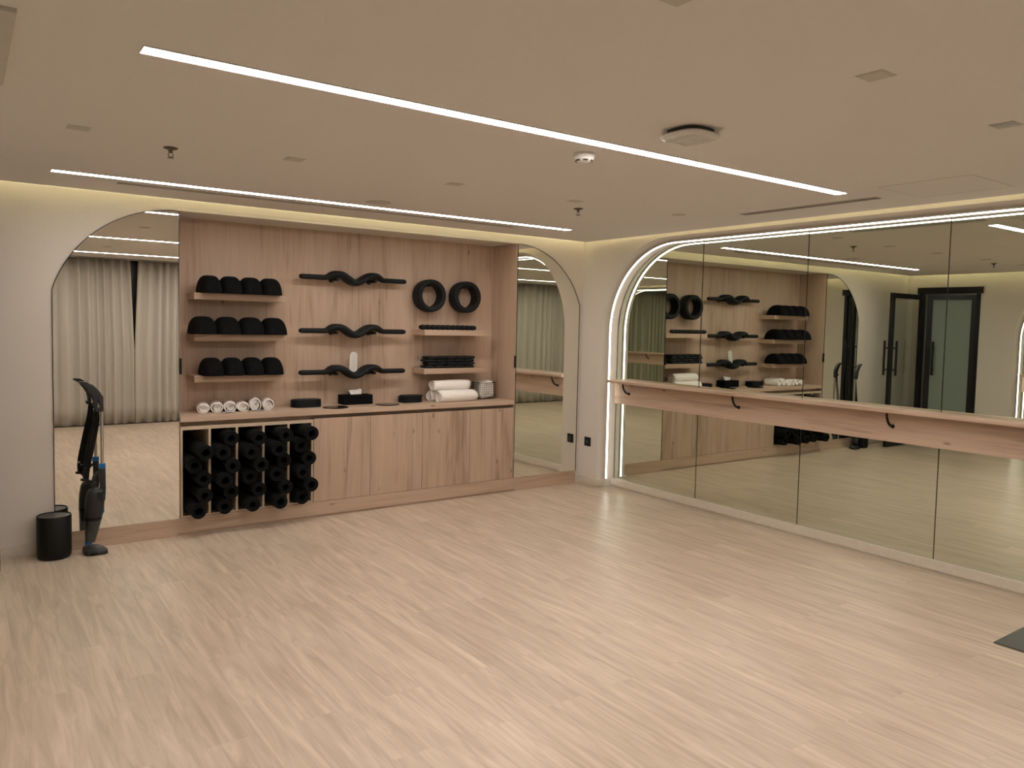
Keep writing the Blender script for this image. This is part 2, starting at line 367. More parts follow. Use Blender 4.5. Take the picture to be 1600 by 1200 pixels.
# mat cubbies
t = thing('mat_rack', 'open oak cubby unit with five columns holding the rolled mats', 'shelf unit', (NX0, YA, .13))
xs = [.003, .207, .405, .606, .803, .99]
obj('side_panel', bx(.003, .018, .0, .55, 0, .67), M_EDGE, t); obj('side_panel', bx(.99, 1.005, .0, .55, 0, .67), M_EDGE, t)
obj('top_panel', bx(.018, .99, .0, .55, .645, .67), M_EDGE, t); obj('bottom_panel', bx(.018, .99, .0, .55, 0, .012), M_EDGE, t)
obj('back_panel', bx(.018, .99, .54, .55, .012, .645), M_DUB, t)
for x in xs[1:5]: obj('shelf_divider', bx(x-.0085, x+.0085, .0, .54, .012, .645), M_EDGE, t)
# floating shelves
def shelf(x0, x1, ztop, lab, grp):
    tag(obj('floating_shelf', bx(x0, x1, 6.07, YB-.001, ztop-.05, ztop, bev=.0012), M_WOODX), lab, 'shelf', grp)
for z, l in ((1.783, 'top floating oak shelf on the left, carrying four black half domes'), (1.472, 'middle floating oak shelf on the left, wider domes overhang its ends'), (1.158, 'lowest floating oak shelf on the left, above the small rolled towels')):
    shelf(1.428, 2.13, z, l, 'floating shelves on the left of the niche')
shelf(3.392, 4.08, 1.530, 'floating oak shelf on the right below the two black rings', 'floating shelves on the right of the niche')
shelf(3.392, 4.08, 1.180, 'lower floating oak shelf on the right, above the large white towels', 'floating shelves on the right of the niche')

# arched mirrors of the back wall
def side_mirror(xe, xc, lab, sgn):
    # xe outer edge, xc edge at the niche
    R = .813; zc = 1.538; w_ = abs(xe-xc)
    a1 = math.degrees(math.acos(w_/R))
    pts = [(xc+(sgn)*R*math.cos(math.radians(a)), zc+R*math.sin(math.radians(a))) for a in [a1+(90-a1)*i/28 for i in range(29)]]
    poly = [(xe, .129)]+pts+[(xc, .129)]
    t = thing('arched_mirror', lab, 'mirror', (0, YA, 0))
    obj('mirror_glass', prism(B(), poly, lambda a, b: (a, -.004, b), lambda a, b: (a, -.0005, b)), M_MIRA, t)
    bm = B()
    def off(p, i):
        a = Vector(poly[i-1]); b = Vector(poly[(i+1) % len(poly)]); d = (b-a).normalized(); nn = Vector((d.y, -d.x)); c = Vector(((xe+xc)/2, 1.2))
        if nn.dot(c-Vector(p)) > 0: nn = -nn
        return Vector(p)+nn*.0045
    q = [off(p, i) for i, p in enumerate(poly)]
    q[0] = Vector((xe+sgn*.004, .1285)); q[-1] = Vector((xc, .1285))
    rings = [[(a[0], -.007, a[1]), (b.x, -.007, b.y), (b.x, 0, b.y), (a[0], 0, a[1])] for a, b in zip(poly, q)]
    obj('edge_frame', loft(B(), rings), M_METAL, t)
side_mirror(.500, NX0-.006, 'tall quarter-arch mirror left of the niche, behind the stick vacuum', -1)
side_mirror(5.058, NX1+.010, 'tall quarter-arch mirror right of the niche, near the room corner', 1)
for x, l in ((NX0+.004, 'small black pull tab on the edge beside the left arched mirror'), (NX1-.002, 'small black pull tab on the edge beside the right arched mirror')):
    tag(obj('pull_tab', bx(x-.006, x+.006, YA-.018, YA+.004, 1.185, 1.30, bev=.002), M_BLK), l, 'handle')
# socket on the right wall
t = thing('wall_socket', 'square black power socket low on the wall beside the arched light line', 'socket', (XB, 5.762, .44))
obj('face_plate', bx(-.009, 0, -.045, .045, -.045, .045, bev=.003), M_BLK, t)
obj('socket_insert', lathe(B(), [(.02, -.012), (.022, -.0085)], (0, 0, 0), 20, 'x'), M_DGREY, t)

# ------------------------------------------------------------------ ceiling fixtures
def strip(x0, x1, y, hw, lab, em=None):
    t = thing('linear_ceiling_light', lab, 'light', ((x0+x1)/2, y, ZC), 'long recessed ceiling light lines'); L_ = (x1-x0)/2
    obj('diffuser', bx(-L_, L_, -hw, hw, -.0035, -.001), em or E_L, t)
    bm = B(); box(bm, -L_-.003, L_+.003, hw, hw+.003, -.005, 0); box(bm, -L_-.003, L_+.003, -hw-.003, -hw, -.005, 0)
    box(bm, -L_-.003, -L_, -hw, hw, -.005, 0); box(bm, L_, L_+.003, -hw, hw, -.005, 0)
    obj('frame', bm, M_WHITE, t)
strip(.47, 4.29, 2.635, .035, 'long glowing ceiling light line across the middle of the ceiling', E_LM)
strip(.44, 4.28, 5.15, .035, 'long glowing ceiling light line nearest the shelf wall')
strip(.45, 4.28, .35, .035, 'long glowing ceiling light line nearest the curtains, seen in the mirrors', E_L3)
def slot(x0, x1, y0, y1, lab):
    t = thing('slot_diffuser', lab, 'air vent', ((x0+x1)/2, (y0+y1)/2, ZC)); a, b = (x1-x0)/2, (y1-y0)/2
    obj('slot', bx(-a, a, -b, b, -.001, -.0002), M_DGREY, t)
    bm = B(); lx = a > b; c = min(a, b)
    for k in (-1, 0, 1):
        q = k*c*.92; h = c*.09
        if lx: box(bm, -a, a, q-h, q+h, -.004, -.001)
        else: box(bm, q-h, q+h, -b, b, -.004, -.001)
    obj('rail', bm, M_GREYP, t)
slot(.81, 3.84, 5.325, 5.375, 'long narrow dark air slot in the ceiling behind the far light line')
slot(4.545, 4.615, 2.57, 3.58, 'dark double-slot ceiling air vent near the lit arch')
def sq(x, y, lab, s=.045, shiny=False):
    t = thing('downlight', lab, 'downlight', (x, y, ZC), 'unlit square ceiling downlights')
    obj('trim', bx(-s, s, -s, s, -.002, -.0002), M_GREYP, t)
    obj('lens', bx(-s*.82, s*.82, -s*.82, s*.82, -.0032, -.002), M_CHROME if shiny else M_GREYP, t)
for x, y, l in ((.44, 3.92, 'faint square unlit downlight left of the left sprinkler'), (1.415, 3.92, 'square unlit downlight right of the left sprinkler'), (2.40, 3.96, 'square unlit downlight in the ceiling above the wavy bars'),
                (3.33, 3.95, 'faint square unlit downlight just above the right sprinkler'), (1.46, 1.36, 'pale square fitting cut off by the top border of the photo'), (2.40, 1.375, 'larger-looking square unlit downlight at the upper right of the ceiling')):
    sq(x, y, l)
sq(3.34, 1.37, 'square ceiling downlight with a shiny lens near the right border', shiny=True)
for x, y, r_, l in ((2.37, 4.92, .085, 'flat round grey ceiling cover next to the far light line'), (4.27, 3.90, .05, 'small flat round grey ceiling cover near the air vent')):
    t = thing('ceiling_cover', l, 'ceiling cover', (x, y, ZC)); obj('disc', lathe(B(), [(r_, -.0004), (r_, -.002), (r_*.9, -.004)], n=32), M_GREYP, t)
    obj('rim', lathe(B(), [(r_*1.03, -.0002), (r_*1.03, -.0015), (r_*1.0, -.002)], n=32), M_GREYP, t)
def sprinkler(x, y, l):
    t = thing('fire_sprinkler', l, 'sprinkler', (x, y, ZC), 'ceiling fire sprinklers')
    obj('escutcheon', lathe(B(), [(.034, -.0002), (.034, -.003), (.022, -.009), (.012, -.010)], n=24), M_SPR, t)
    obj('body', lathe(B(), [(.011, -.01), (.009, -.022), (.006, -.026)], n=12), M_SPR, t)
    bm = B(); tube(bm, [(.008, 0, -.02), (.012, 0, -.033), (.004, 0, -.046)], .0022, 6); tube(bm, [(-.008, 0, -.02), (-.012, 0, -.033), (-.004, 0, -.046)], .0022, 6)
    obj('frame_arms', bm, M_SPR, t)
    obj('deflector', lathe(B(), [(.015, -.047), (.015, -.049)], n=16), M_SPR, t)
sprinkler(.85, 4.07, 'ceiling sprinkler head at the left between the two light lines'); sprinkler(3.55, 4.18, 'ceiling sprinkler head near the far end of the light lines')
t = thing('smoke_detector', 'round white smoke detector on the ceiling under the long light line', 'smoke detector', (2.44, 2.84, ZC))
obj('base', lathe(B(), [(.05, -.0002), (.05, -.02), (.047, -.022)], n=36), M_WHITE, t)
obj('dome', lathe(B(), [(.047, -.022), (.046, -.028), (.036, -.038), (.02, -.045), (.005, -.047)], n=36), M_WHITE, t, True)
bm = B()
for k in range(6):
    a = k*math.pi/3; tube(bm, [(.040*math.cos(a+d), .040*math.sin(a+d), -.0352) for d in (-.3, -.15, 0, .15, .3)], .0038, 6)
obj('vent_openings', bm, M_DGREY, t)
# wifi access point : rounded square disc with ribs
t = thing('wifi_access_point', 'white ribbed rounded-square ceiling device above the smoke detector', 'wifi device', (2.49, 2.225, ZC), rz=.0)
def squircle(r_, z, n=48, e=3.2):
    return [(r_*math.copysign(abs(math.cos(a))**(2/e), math.cos(a)), r_*math.copysign(abs(math.sin(a))**(2/e), math.sin(a)), z) for a in [2*math.pi*i/n for i in range(n)]]
obj('mount', loft(B(), [squircle(.085, -.0002), squircle(.085, -.018)]), M_DGREY, t)
obj('cover', loft(B(), [squircle(.10, -.018), squircle(.108, -.026), squircle(.104, -.034), squircle(.085, -.039)]), M_WHITE, t, True, autos=60)
bm = B()
for k in range(-5, 6):
    yk = k*.015; hw = .085*(1-(abs(k)/6.2)**3.2)**(1/3.2)
    tube(bm, [(-hw*.95+i*hw*1.9/10, yk+.006*math.sin(i*.9), -.0395) for i in range(11)], .0024, 6)
obj('ribs', bm, M_WHITE, t, True)
t = thing('access_panel', 'faint square access panel outline in the ceiling near the right border', 'access panel', (4.50, 2.14, ZC))
obj('panel', bx(-.247, .247, -.247, .247, -.0006, -.0002), M_CEIL, t)
bm = B()
for s in (-1, 1): box(bm, -.251, .251, s*.249-.0016, s*.249+.0016, -.0014, -.0002); box(bm, s*.249-.0016, s*.249+.0016, -.247, .247, -.0014, -.0002)
obj('joint', bm, M_GREYP, t)
# ceiling cassette at the top left
t = thing('air_conditioner', 'pale ceiling air conditioning unit cut off by the top left corner', 'air conditioner', (-.225, 2.93, ZC))
bm = B(); a, b = .365, .41
for s in (-1, 1): box(bm, -a, a, s*(b-.022)-.022, s*(b-.022)+.022, -.012, -.0002); box(bm, s*(a-.022)-.022, s*(a-.022)+.022, -b+.044, b-.044, -.012, -.0002)
obj('frame', bm, M_GREYP, t); obj('intake', bx(-a+.044, a-.044, -b+.044, b-.044, -.002, -.0003), M_DGREY, t)
bm = B()
for k in range(9): box(bm, -a+.05, a-.05, -b+.08+k*.08, -b+.086+k*.08, -.008, -.002)
obj('louvers', bm, M_GREYP, t)

# ------------------------------------------------------------------ curtains and window
struct(obj('window_1', bx(XC+.1, XB+.05, YD-.09, YD-.085, .02, 2.3), M_NIGHT))
wf = B()
for k in range(7): x = XC+.1+k*.95; box(wf, x, x+.05, YD-.08, YD-.06, .02, 2.3)
box(wf, XC+.1, XB+.05, YD-.08, YD-.06, 1.1, 1.15)
struct(obj('trim_3', wf, M_METAL))
def curtain(x0, x1, lab, gap_side=0, seed=1):
    rnd = random.Random(seed); n = int((x1-x0)/.008); zs = [.015, .25, .6, 1.1, 1.35, 1.7, 2.1, 2.40]
    ph = 0; cols = []
    for i in range(n+1):
        u = i/n; ph += .36+.12*math.sin(i*.043+seed)+.06*math.sin(i*.17); cols.append((u, math.sin(ph)*.034+math.sin(ph*.31+1)*.012+math.sin(ph*2.1)*.006))
    rings = []
    for z in zs:
        row = []
        for u, f in cols:
            x = x0+(x1-x0)*u; k = max(0, (z-1.1)/1.3)
            if gap_side: 
                e = (u if gap_side > 0 else 1-u); x -= gap_side*.05*k*e**6
            row.append((x, YD+.045+f*(.75+.25*z/2.4), z))
        rings.append(row)
    bm = loft(B(), rings, closed=False, cap=False)
    t = thing('curtain', lab, 'curtain', (0, 0, 0), 'floor-length beige sheer curtains')
    o = obj('fabric', bm, M_CURT, t, True, autos=80); md = o.modifiers.new('thick', 'SOLIDIFY'); md.thickness = .002
    obj('hem', bx(x0+.02, x1-.02, YD+.005, YD+.055, .002, .014), M_DGREY, t)
    obj('track', bx(x0, x1, YD+.01, YD+.05, 2.405, 2.4195), M_WHITE, t)
curtain(XC+.02, 2.09, 'pleated beige curtain left of the dark gap, seen in the left arched mirror', 1, 1)
curtain(2.095, XB+.15, 'pleated beige curtain right of the dark gap, seen in the mirrors', -1, 5)

# ------------------------------------------------------------------ glass door, hallway
hall = B(); box(hall, XC-2.2, XC-2.15, 3.4, 7.2, 0, 2.7); box(hall, XC-2.2, XC-.19, 7.15, 7.2, 0, 2.7); box(hall, XC-2.2, XC-.19, 3.4, 3.45, 0, 2.7); box(hall, XC-2.2, XC-.19, 3.4, 7.2, 2.7, 2.75)
struct(obj('wall_hallway', hall, M_WALL)); struct(obj('floor', bx(XC-2.2, XC-.5, 3.4, 7.2, -.06, 0), M_FLOOR))
hl = thing('hallway_fill_light', 'added unseen fill light panel that brightens the hallway behind the glass door', 'light', (XC-1.2, 5.3, 2.7))  # added lamp out of view, lights the hallway beyond the door
obj('diffuser', bx(-.25, .25, -.25, .25, -.02, -.005), emit('hall_fill_light', (1, .96, .9), 5), hl); obj('frame', bx(-.27, .27, -.27, .27, -.005, -.001), M_WHITE, hl)
bm = B(); box(bm, XC-.12, XC+.012, D0, D0+.05, 0, DZ); box(bm, XC-.12, XC+.012, D1-.03, D1, 0, DZ); box(bm, XC-.12, XC+.03, D0-.03, D1+.02, DZ-.08, DZ+.01)
struct(obj('door_1', bm, M_METAL))
def glass_leaf(name, lab, W_, loc, rz, gm, hside):
    t = thing(name, lab, 'door', loc, rz=rz); H = 2.14
    bm = B(); box(bm, 0, .07, -.02, .02, .01, H); box(bm, W_-.07, W_, -.02, .02, .01, H); box(bm, .07, W_-.07, -.02, .02, H-.07, H); box(bm, .07, W_-.07, -.02, .02, .01, .10)
    obj('frame', bm, M_METAL, t); obj('glass', bx(.07, W_-.07, -.004, .004, .10, H-.07), gm, t)
    xh = W_-.035 if hside else W_-.11
    for s in (-1, 1):
        bm = B(); tube(bm, [(xh, s*.085, 1.0), (xh, s*.085, 1.48)], .016, 12)
        for z in (1.08, 1.38): tube(bm, [(xh, s*.02, z), (xh, s*.085, z)], .010, 8)
        obj('handle', bm, M_METAL, t)
glass_leaf('glass_door', 'open black-framed clear glass door leaf near the vacuum, seen reflected', .84, (-.66, 5.615, 0), 0, M_GLASS, True)
glass_leaf('glass_door', 'nearly closed frosted greenish glass door leaf with black frame, seen reflected', .61, (XC-.03, D0+.05, 0), math.radians(76), M_GLASSG, False)

# ------------------------------------------------------------------ floor objects
t = thing('waste_bin', 'small round black waste bin on the floor in front of the left mirror edge', 'bin', (.484, 5.79, 0))
obj('body', lathe(B(), [(.088, .001), (.097, .012), (.101, .05), (.101, .278), (.098, .283), (.095, .278), (.094, .27)], n=48), M_BLK, t, True)
obj('lid', lathe(B(), [(.094, .272), (.093, .276), (.06, .277), (.001, .277)], n=48), mat('dark_grey_lid', (.05, .046, .042), .5), t, True)
# vacuum, drawn in its own x-z plane
YV = 5.745
t = thing('stick_vacuum', 'upright grey and black stick vacuum cleaner with blue details, cord wound on its back', 'vacuum cleaner', (.70, YV, 0))
def vx(px): return (px-128)/272.0+.640-.70
def vz(py): return (865-py)*.004335+.008
def vp(px, py): return (vx(px), vz(py))
def plate(name, pts, d0, d1, m, bev=.006, parent=None, sm=True):
    bm = prism(B(), pts, lambda a, b: (a, d0, b), lambda a, b: (a, d1, b))
    bmesh.ops.bevel(bm, geom=[e for e in bm.edges if abs(e.verts[0].co.y-e.verts[1].co.y) < 1e-6], offset=bev, segments=3, affect='EDGES', profile=.6)
    return obj(name, bm, m, parent or t, sm)
R6 = lambda X, Y: vp(110+X/8.571, 590+Y/8.571)
R7 = lambda X, Y: vp(110+X/7.5, 710+Y/7.5)
outer = [R6(*p) for p in ((122, 88), (150, 76), (235, 84), (262, 116), (318, 124), (352, 155), (410, 215), (462, 290), (464, 480), (415, 486), (412, 425), (405, 318), (388, 296), (384, 320), (384, 428), (345, 432), (330, 395), (326, 275), (270, 215), (212, 130), (170, 108), (125, 98))]
plate('handle', outer, -.017, .017, M_VAC, .005)
plate('handle_brace', [R6(*p) for p in ((340, 425), (415, 425), (415, 480), (360, 486))], -.016, .016, M_VAC, .004)
obj('pole', tube(B(), [(*R6(441, 470)[:1], 0, R6(441, 470)[1]), (R6(441, 1200)[0], 0, R6(441, 1200)[1])], .0095, 14), M_CHROME, t, True)
c0 = R7(382, 155)
obj('collar', loft(B(), [[(c0[0]+sx*.019, sy*.019, z) for sx, sy in ((-1, -1), (1, -1), (1, 1), (-1, 1))] for z in (c0[1]-.016, c0[1]+.016)]), M_BLUE, t)
plate('body_column', [R7(*p) for p in ((345, 180), (422, 180), (424, 420), (415, 560), (372, 560), (355, 420), (352, 260))], -.02, .02, M_VAC, .006)
loop = bez([(R7(*p)[0], 0, R7(*p)[1]) for p in ((272, 430), (272, 345), (292, 265), (330, 228), (375, 222))], 5)
obj('carry_handle', tube(B(), loop, .0105, 10), M_VAC, t, True)
# motor body: lofted ellipses
def vloft(name, rows, m, dy=.06):
    rings = []
    for (x0, x1, Y, dd) in rows:
        a = R7(x0, Y); b = R7(x1, Y); c = (a[0]+b[0])/2; h = abs(b[0]-a[0])/2
        rings.append([(c+h*math.cos(2*math.pi*i/28), dd*math.sin(2*math.pi*i/28), a[1]) for i in range(28)])
    return obj(name, loft(B(), rings), m, t, True, autos=55)
vloft('motor_housing', [(250, 370, 412, .02), (215, 395, 425, .04), (190, 405, 470, .052), (172, 412, 560, .058), (165, 405, 650, .058), (164, 385, 735, .055)], M_VAC)
vloft('housing_band', [(163, 383, 735, .056), (165, 376, 775, .056)], M_BLK)
vloft('dust_cup', [(166, 374, 775, .054), (167, 345, 870, .048), (168, 320, 950, .038), (172, 292, 1035, .028)], M_BIN_CLEAR)
vloft('dust_filter', [(200, 335, 778, .03), (205, 315, 860, .028), (215, 290, 900, .02)], M_VAC)
bb = plate('release_button', [R7(*p) for p in ((352, 628), (372, 615), (402, 640), (398, 690), (378, 718), (352, 690))], -.03, .03, M_BLUE, .005)
bm = B()
for k in range(7):
    a = R7(300, 440+k*14); b = R7(372, 455+k*14)
    tube(bm, [(a[0], -.058, a[1]), ((a[0]+b[0])/2, -.055, (a[1]+b[1])/2), (b[0], -.045, b[1])], .0017, 6)
obj('vent_ribs', bm, M_BLK, t)
vloft('neck', [(165, 262, 1030, .026), (168, 250, 1058, .024)], M_BLUE)
# floor nozzle
def nz(name, pts, zlo, zhi, m):
    bm = prism(B(), pts, lambda a, b: (a, b, zlo), lambda a, b: (a, b, zhi))
    return bm
top_z = .052
bm = B()
base = [(-.055, .05), (-.05, -.03), (-.03, -.055), (.055, -.065), (.085, -.05), (.09, -.02), (.05, .05), (.0, .06)]
upper = [(-.045, .045), (-.042, -.02), (-.02, -.03), (.02, -.035), (.05, -.02), (.055, 0), (.03, .045), (.0, .052)]
rings = [[(a, b, .004) for a, b in base], [(a, b, .022) for a, b in base], [(a*.8+c*.2, b*.8+d*.2, .034) for (a, b), (c, d) in zip(base, upper)], [(a, b, .05) for a, b in upper]]
obj('floor_nozzle', loft(bm, rings), M_VAC, t, True, autos=35)
obj('nozzle_wheel', lathe(B(), [(.014, -.02), (.015, 0), (.014, .02)], (.0, -.052, .016), 16, 'x'), M_BLK, t)
# cord: long narrow loops between two hooks
bm = B(); up = R6(372, 450); lo = R7(190, 300)
for k in range(7):
    d = (k-3)*.0042; ds = (k % 3-1)*.004
    pts = bez([(up[0]+d*.7, .012+ds, up[1]+.012), (up[0]+d*1.4-.004, .016+ds, up[1]-.08), ((up[0]+lo[0])/2+d*1.7, .02+ds, (up[1]+lo[1])/2), (lo[0]+d*1.5+.004, .016+ds, lo[1]+.08), (lo[0]+d, .012+ds, lo[1]-.008)], 6)
    tube(bm, pts, .0042, 6)
obj('power_cord', bm, M_BLK, t, True)
obj('cord_hook', tube(B(), [(up[0], 0, up[1]+.012), (up[0]-.02, .02, up[1]+.014), (up[0]-.03, .02, up[1]+.03)], .007, 8), M_BLK, t)
obj('cord_hook', tube(B(), [(lo[0]+.045, 0, lo[1]-.03), (lo[0]+.01, .01, lo[1]-.008), (lo[0]-.03, .015, lo[1]+.0)], .009, 8), M_BLK, t)
bm = B(); tube(bm, bez([(lo[0], .012, lo[1]-.01), (lo[0]+.03, .01, lo[1]-.05), (lo[0]+.045, .0, lo[1]-.07), (lo[0]+.05, 0, lo[1]-.03)], 5), .0036, 6)
obj('cord_end', bm, M_BLK, t, True)
# black mat on the floor at the right border
tag(obj('floor_mat', bx(4.335, 4.95, -.05, 1.694, .0005, .007, bev=.002), mat('dark_mat_rubber', (.035, .033, .028), .4)), 'flat black exercise mat lying on the floor at the right border of the photo', 'mat')

# ------------------------------------------------------------------ half domes on the left shelves
def dome_mesh(rx, ry, rz, n=26, k=26):
    bm = B(); rings = []
    for i in range(n+1):
        u = -math.cos(math.pi*i/n); g = max(.03, (1-min(1, abs(u))**3.8)**(1/2.9)); x = rx*u
        yy = ry*(.86+.14*math.sqrt(max(0, 1-u*u)))*(1 if g > .5 else (.55+.45*g/.5))
        ring = [(x, -yy*(g**.35)*math.copysign(abs(math.cos(a))**.9, math.cos(a)), .0+rz*g*max(0, math.sin(a))**.93) for a in [math.pi*q/k for q in range(k+1)]]
        rings.append(ring)
    return loft(bm, rings)
d0 = None
ordn = ['leftmost', 'second from the left', 'third from the left', 'rightmost']
for (z, nm, xs_, rx) in ((1.783, 'top', [1.545, 1.698, 1.851, 2.004], .0765), (1.472, 'middle', [1.495, 1.674, 1.853, 2.032], .0895), (1.158, 'bottom', [1.560, 1.713, 1.866, 2.019], .0765)):
    for i, x in enumerate(xs_):
        lab = 'black foam half dome, %s of four on the %s left shelf' % (ordn[i], nm)
        if d0 is None:
            d0 = thing('half_dome', lab, 'foam block', (0, 0, 0), 'black foam half domes on the left shelves')
            obj('foam_body', dome_mesh(.0815, .135, .134), M_MATTE, d0, True, autos=50)
            pts = [(0, -.1355*math.cos(a), .0085+.121*math.sin(a)) for a in [math.pi*i_/24 for i_ in range(25)]]
            obj('seam', tube(B(), [(-.035, p[1]*.965, p[2]*1.0) for p in pts], .0022, 5), M_FOAMB, d0)
            o = d0
        else:
            o = copy_tree(d0); o['label'] = lab
        o.location = (x, 6.115, z+.0005); o.scale = (rx/.0815, 1, 1)

# ------------------------------------------------------------------ rolled mats in the cubbies
def roll_mesh(R, turns, th, seed, squash=1.0, tail=0.0):
    rnd = random.Random(seed); bm = B(); n = int(turns*26); r_in = R-turns*th*1.12
    out = []; a = 0
    A0 = rnd.random()*6.28
    for i in range(n+1):
        t_ = i/n; ang = A0+t_*turns*2*math.pi; r = r_in+(R-r_in)*t_
        out.append((r*math.cos(ang), r*math.sin(ang)*squash))
    if tail:
        x, y = out[-1]; tx, ty = x-out[-2][0], y-out[-2][1]; L_ = math.hypot(tx, ty); out.append((x+tx/L_*tail, y+ty/L_*tail))
    L_ = .61; rows = []
    for i, (x, y) in enumerate(out):
        a = Vector(out[max(i-1, 0)]); b = Vector(out[min(i+1, len(out)-1)]); d = (b-a).normalized(); nn = Vector((d.y, -d.x))
        p = Vector((x, y)); q = p-nn*th*.82 if nn.dot(p) > 0 else p+nn*th*.82
        rows.append([(p.x, 0, p.y), (q.x, 0, q.y), (q.x, L_, q.y), (p.x, L_, p.y)])
    return loft(bm, rows)
protos = {}
mats = [  # pixel centre x, y, radius px ; column
 [(318, 716, 13.5), (306, 738, 14.5), (318, 757, 12.5), (319, 779.5, 14), (309, 796.5, 14)],
 [(364, 694.5, 14), (352, 719, 13.5), (364, 737, 12.5), (346.5, 756.5, 13), (363, 773.5, 12.5), (352, 793.5, 14)],
 [(402.5, 688, 12.5), (393, 711.5, 13.5), (404, 730.5, 12), (393, 752, 13.5), (405, 769, 12.5), (393.5, 787.5, 14)],
 [(436.5, 682, 13.5), (438, 707.5, 13.5), (443, 728, 12), (433, 747.5, 13), (444, 763, 11.5), (431.5, 781, 13.5)],
 [(481, 674, 12), (473.5, 697.5, 12), (478, 718.5, 12), (471, 740, 12), (481, 757, 12), (471, 779, 12.5)]]
wordc = ['leftmost cubby column', 'second cubby column from the left', 'middle cubby column', 'fourth cubby column', 'rightmost cubby column']
wordr = {5: ['topmost', 'second from the top', 'third from the top', 'fourth from the top', 'lowest'], 6: ['topmost', 'second from the top', 'third from the top', 'fourth from the top', 'fifth from the top', 'lowest']}
var = [(4.3, .0072), (5.2, .0064), (3.9, .0084), (4.7, .0074)]
ci = 0
for c, colm in enumerate(mats):
    lo_x = NX0+xs[c]+(.015 if c == 0 else .0085); hi_x = NX0+xs[c+1]-(.0085 if c < 4 else 0)
    for k, (px, py, rp) in reversed(list(enumerate(colm))):
        YF = 5.735+.07*((k*7+c*3) % 4)/3
        R = .0585; nm = len(colm); kb = nm-1-k
        side = 1 if k % 2 == 0 else -1
        if c == 0: side = [1, -1, 1, 1, -1][k]
        p = Vector((lo_x+R+.001 if side < 0 else hi_x-R-.001, YF, 0))
        if kb == 0: zc_ = .1425+R; p.x = lo_x+R+.012
        else: zc_ = zprev+math.sqrt(max((2*R+.0005)**2-(p.x-xprev)**2, .0001))
        zprev_, xprev_ = zc_, p.x; p.z = zc_
        key = (k+c) % 4
        lab = 'black rolled yoga mat, %s in the %s' % (wordr[len(colm)][k], wordc[c])
        if key not in protos:
            o = obj('rolled_yoga_mat', roll_mesh(.07, var[key][0], var[key][1], key+3, tail=.003 if key == 2 else 0), M_MAT, None, True, autos=50); protos[key] = o
        else:
            o = protos[key].copy(); COL.objects.link(o)
        tag(o, lab, 'yoga mat', 'rolled yoga mats in the cubbies')
        zprev, xprev = zprev_, xprev_
        o.location = (p.x, YF, p.z); s = R/.07; o.scale = (s, 1, s); o.rotation_euler.y = 0

# ------------------------------------------------------------------ wavy bars
def bar_path(L_=.98, n=96):
    P = []
    for i in range(n+1):
        u = -1+2*i/n; x = u*L_/2; s = x
        z = 0
        def g(c, w_): return math.exp(-((x-c)/w_)**2)
        ax = abs(x)
        sm = lambda a, b, v: (lambda t_: t_*t_*(3-2*t_))(max(0, min(1, (v-a)/(b-a))))
        z = .033*(1-sm(.185, .275, ax))-.066*(1-sm(.0, .150, ax))
        wdt = .0225+.056*(1/(1+math.exp((abs(x)-.235)/.025)))
        th = .0215+.0075*(1/(1+math.exp((abs(x)-.22)/.02)))
        e = 1.0
        dd = L_/2-abs(x)
        if dd < .022: e = math.sqrt(max(.02, 1-(1-dd/.022)**2))
        P.append((x, z, wdt*e, th*e))
    return P
def wavy_bar():
    bm = B(); P = bar_path(); rings = []
    for i, (x, z, wd, th) in enumerate(P):
        a = P[max(0, i-1)]; b = P[min(len(P)-1, i+1)]; d = Vector((b[0]-a[0], 0, b[1]-a[1])).normalized(); nn = Vector((-d.z, 0, d.x))
        ring = []
        for k in range(20):
            an = 2*math.pi*k/20; cy = math.copysign(abs(math.cos(an))**.8, math.cos(an)); sz = math.copysign(abs(math.sin(an))**.8, math.sin(an))
            ring.append(Vector((x, wd*cy, z))+nn*(th*sz))
        rings.append(ring)
    return loft(bm, rings)
wb = None
for z, lab in ((1.955, 'wavy black foam-covered bar, the highest of three on the niche back wall'), (1.507, 'wavy black foam-covered bar, the middle one of three on the niche back wall'), (1.157, 'wavy black foam-covered bar, the lowest of three, with a white card in its dip')):
    if wb is None:
        wb = thing('wavy_bar', lab, 'exercise bar', (0, 0, 0), 'wavy black bars hung on the niche back wall')
        obj('foam_body', wavy_bar(), M_FOAMB, wb, True, autos=70)
        for x in (-.49, .49): obj('end_cap', lathe(B(), [(.012, -.002), (.015, 0), (.012, .002)], (x*.999, 0, 0), 16, 'x'), M_BLK, wb)
        o = wb
    else: o = copy_tree(wb); o['label'] = lab
    o.location = (2.772, 6.20, z)
    for j, xx in enumerate((-.175, .175)):
        h = tag(obj('wall_peg', lathe(B(), [(.013, -.145), (.0145, -.14), (.0145, -.005), (.024, -.004), (.024, 0)], (0, 0, 0), 20, 'y'), M_BLK), 'black round wall peg under the %s hump of the %s wavy bar' % (('left', 'right')[j], {1.955: 'highest', 1.507: 'middle', 1.157: 'lowest'}[z]), 'peg', 'black wall pegs')
        h.location = (2.772+xx, YB-.001, z+.033-.045)

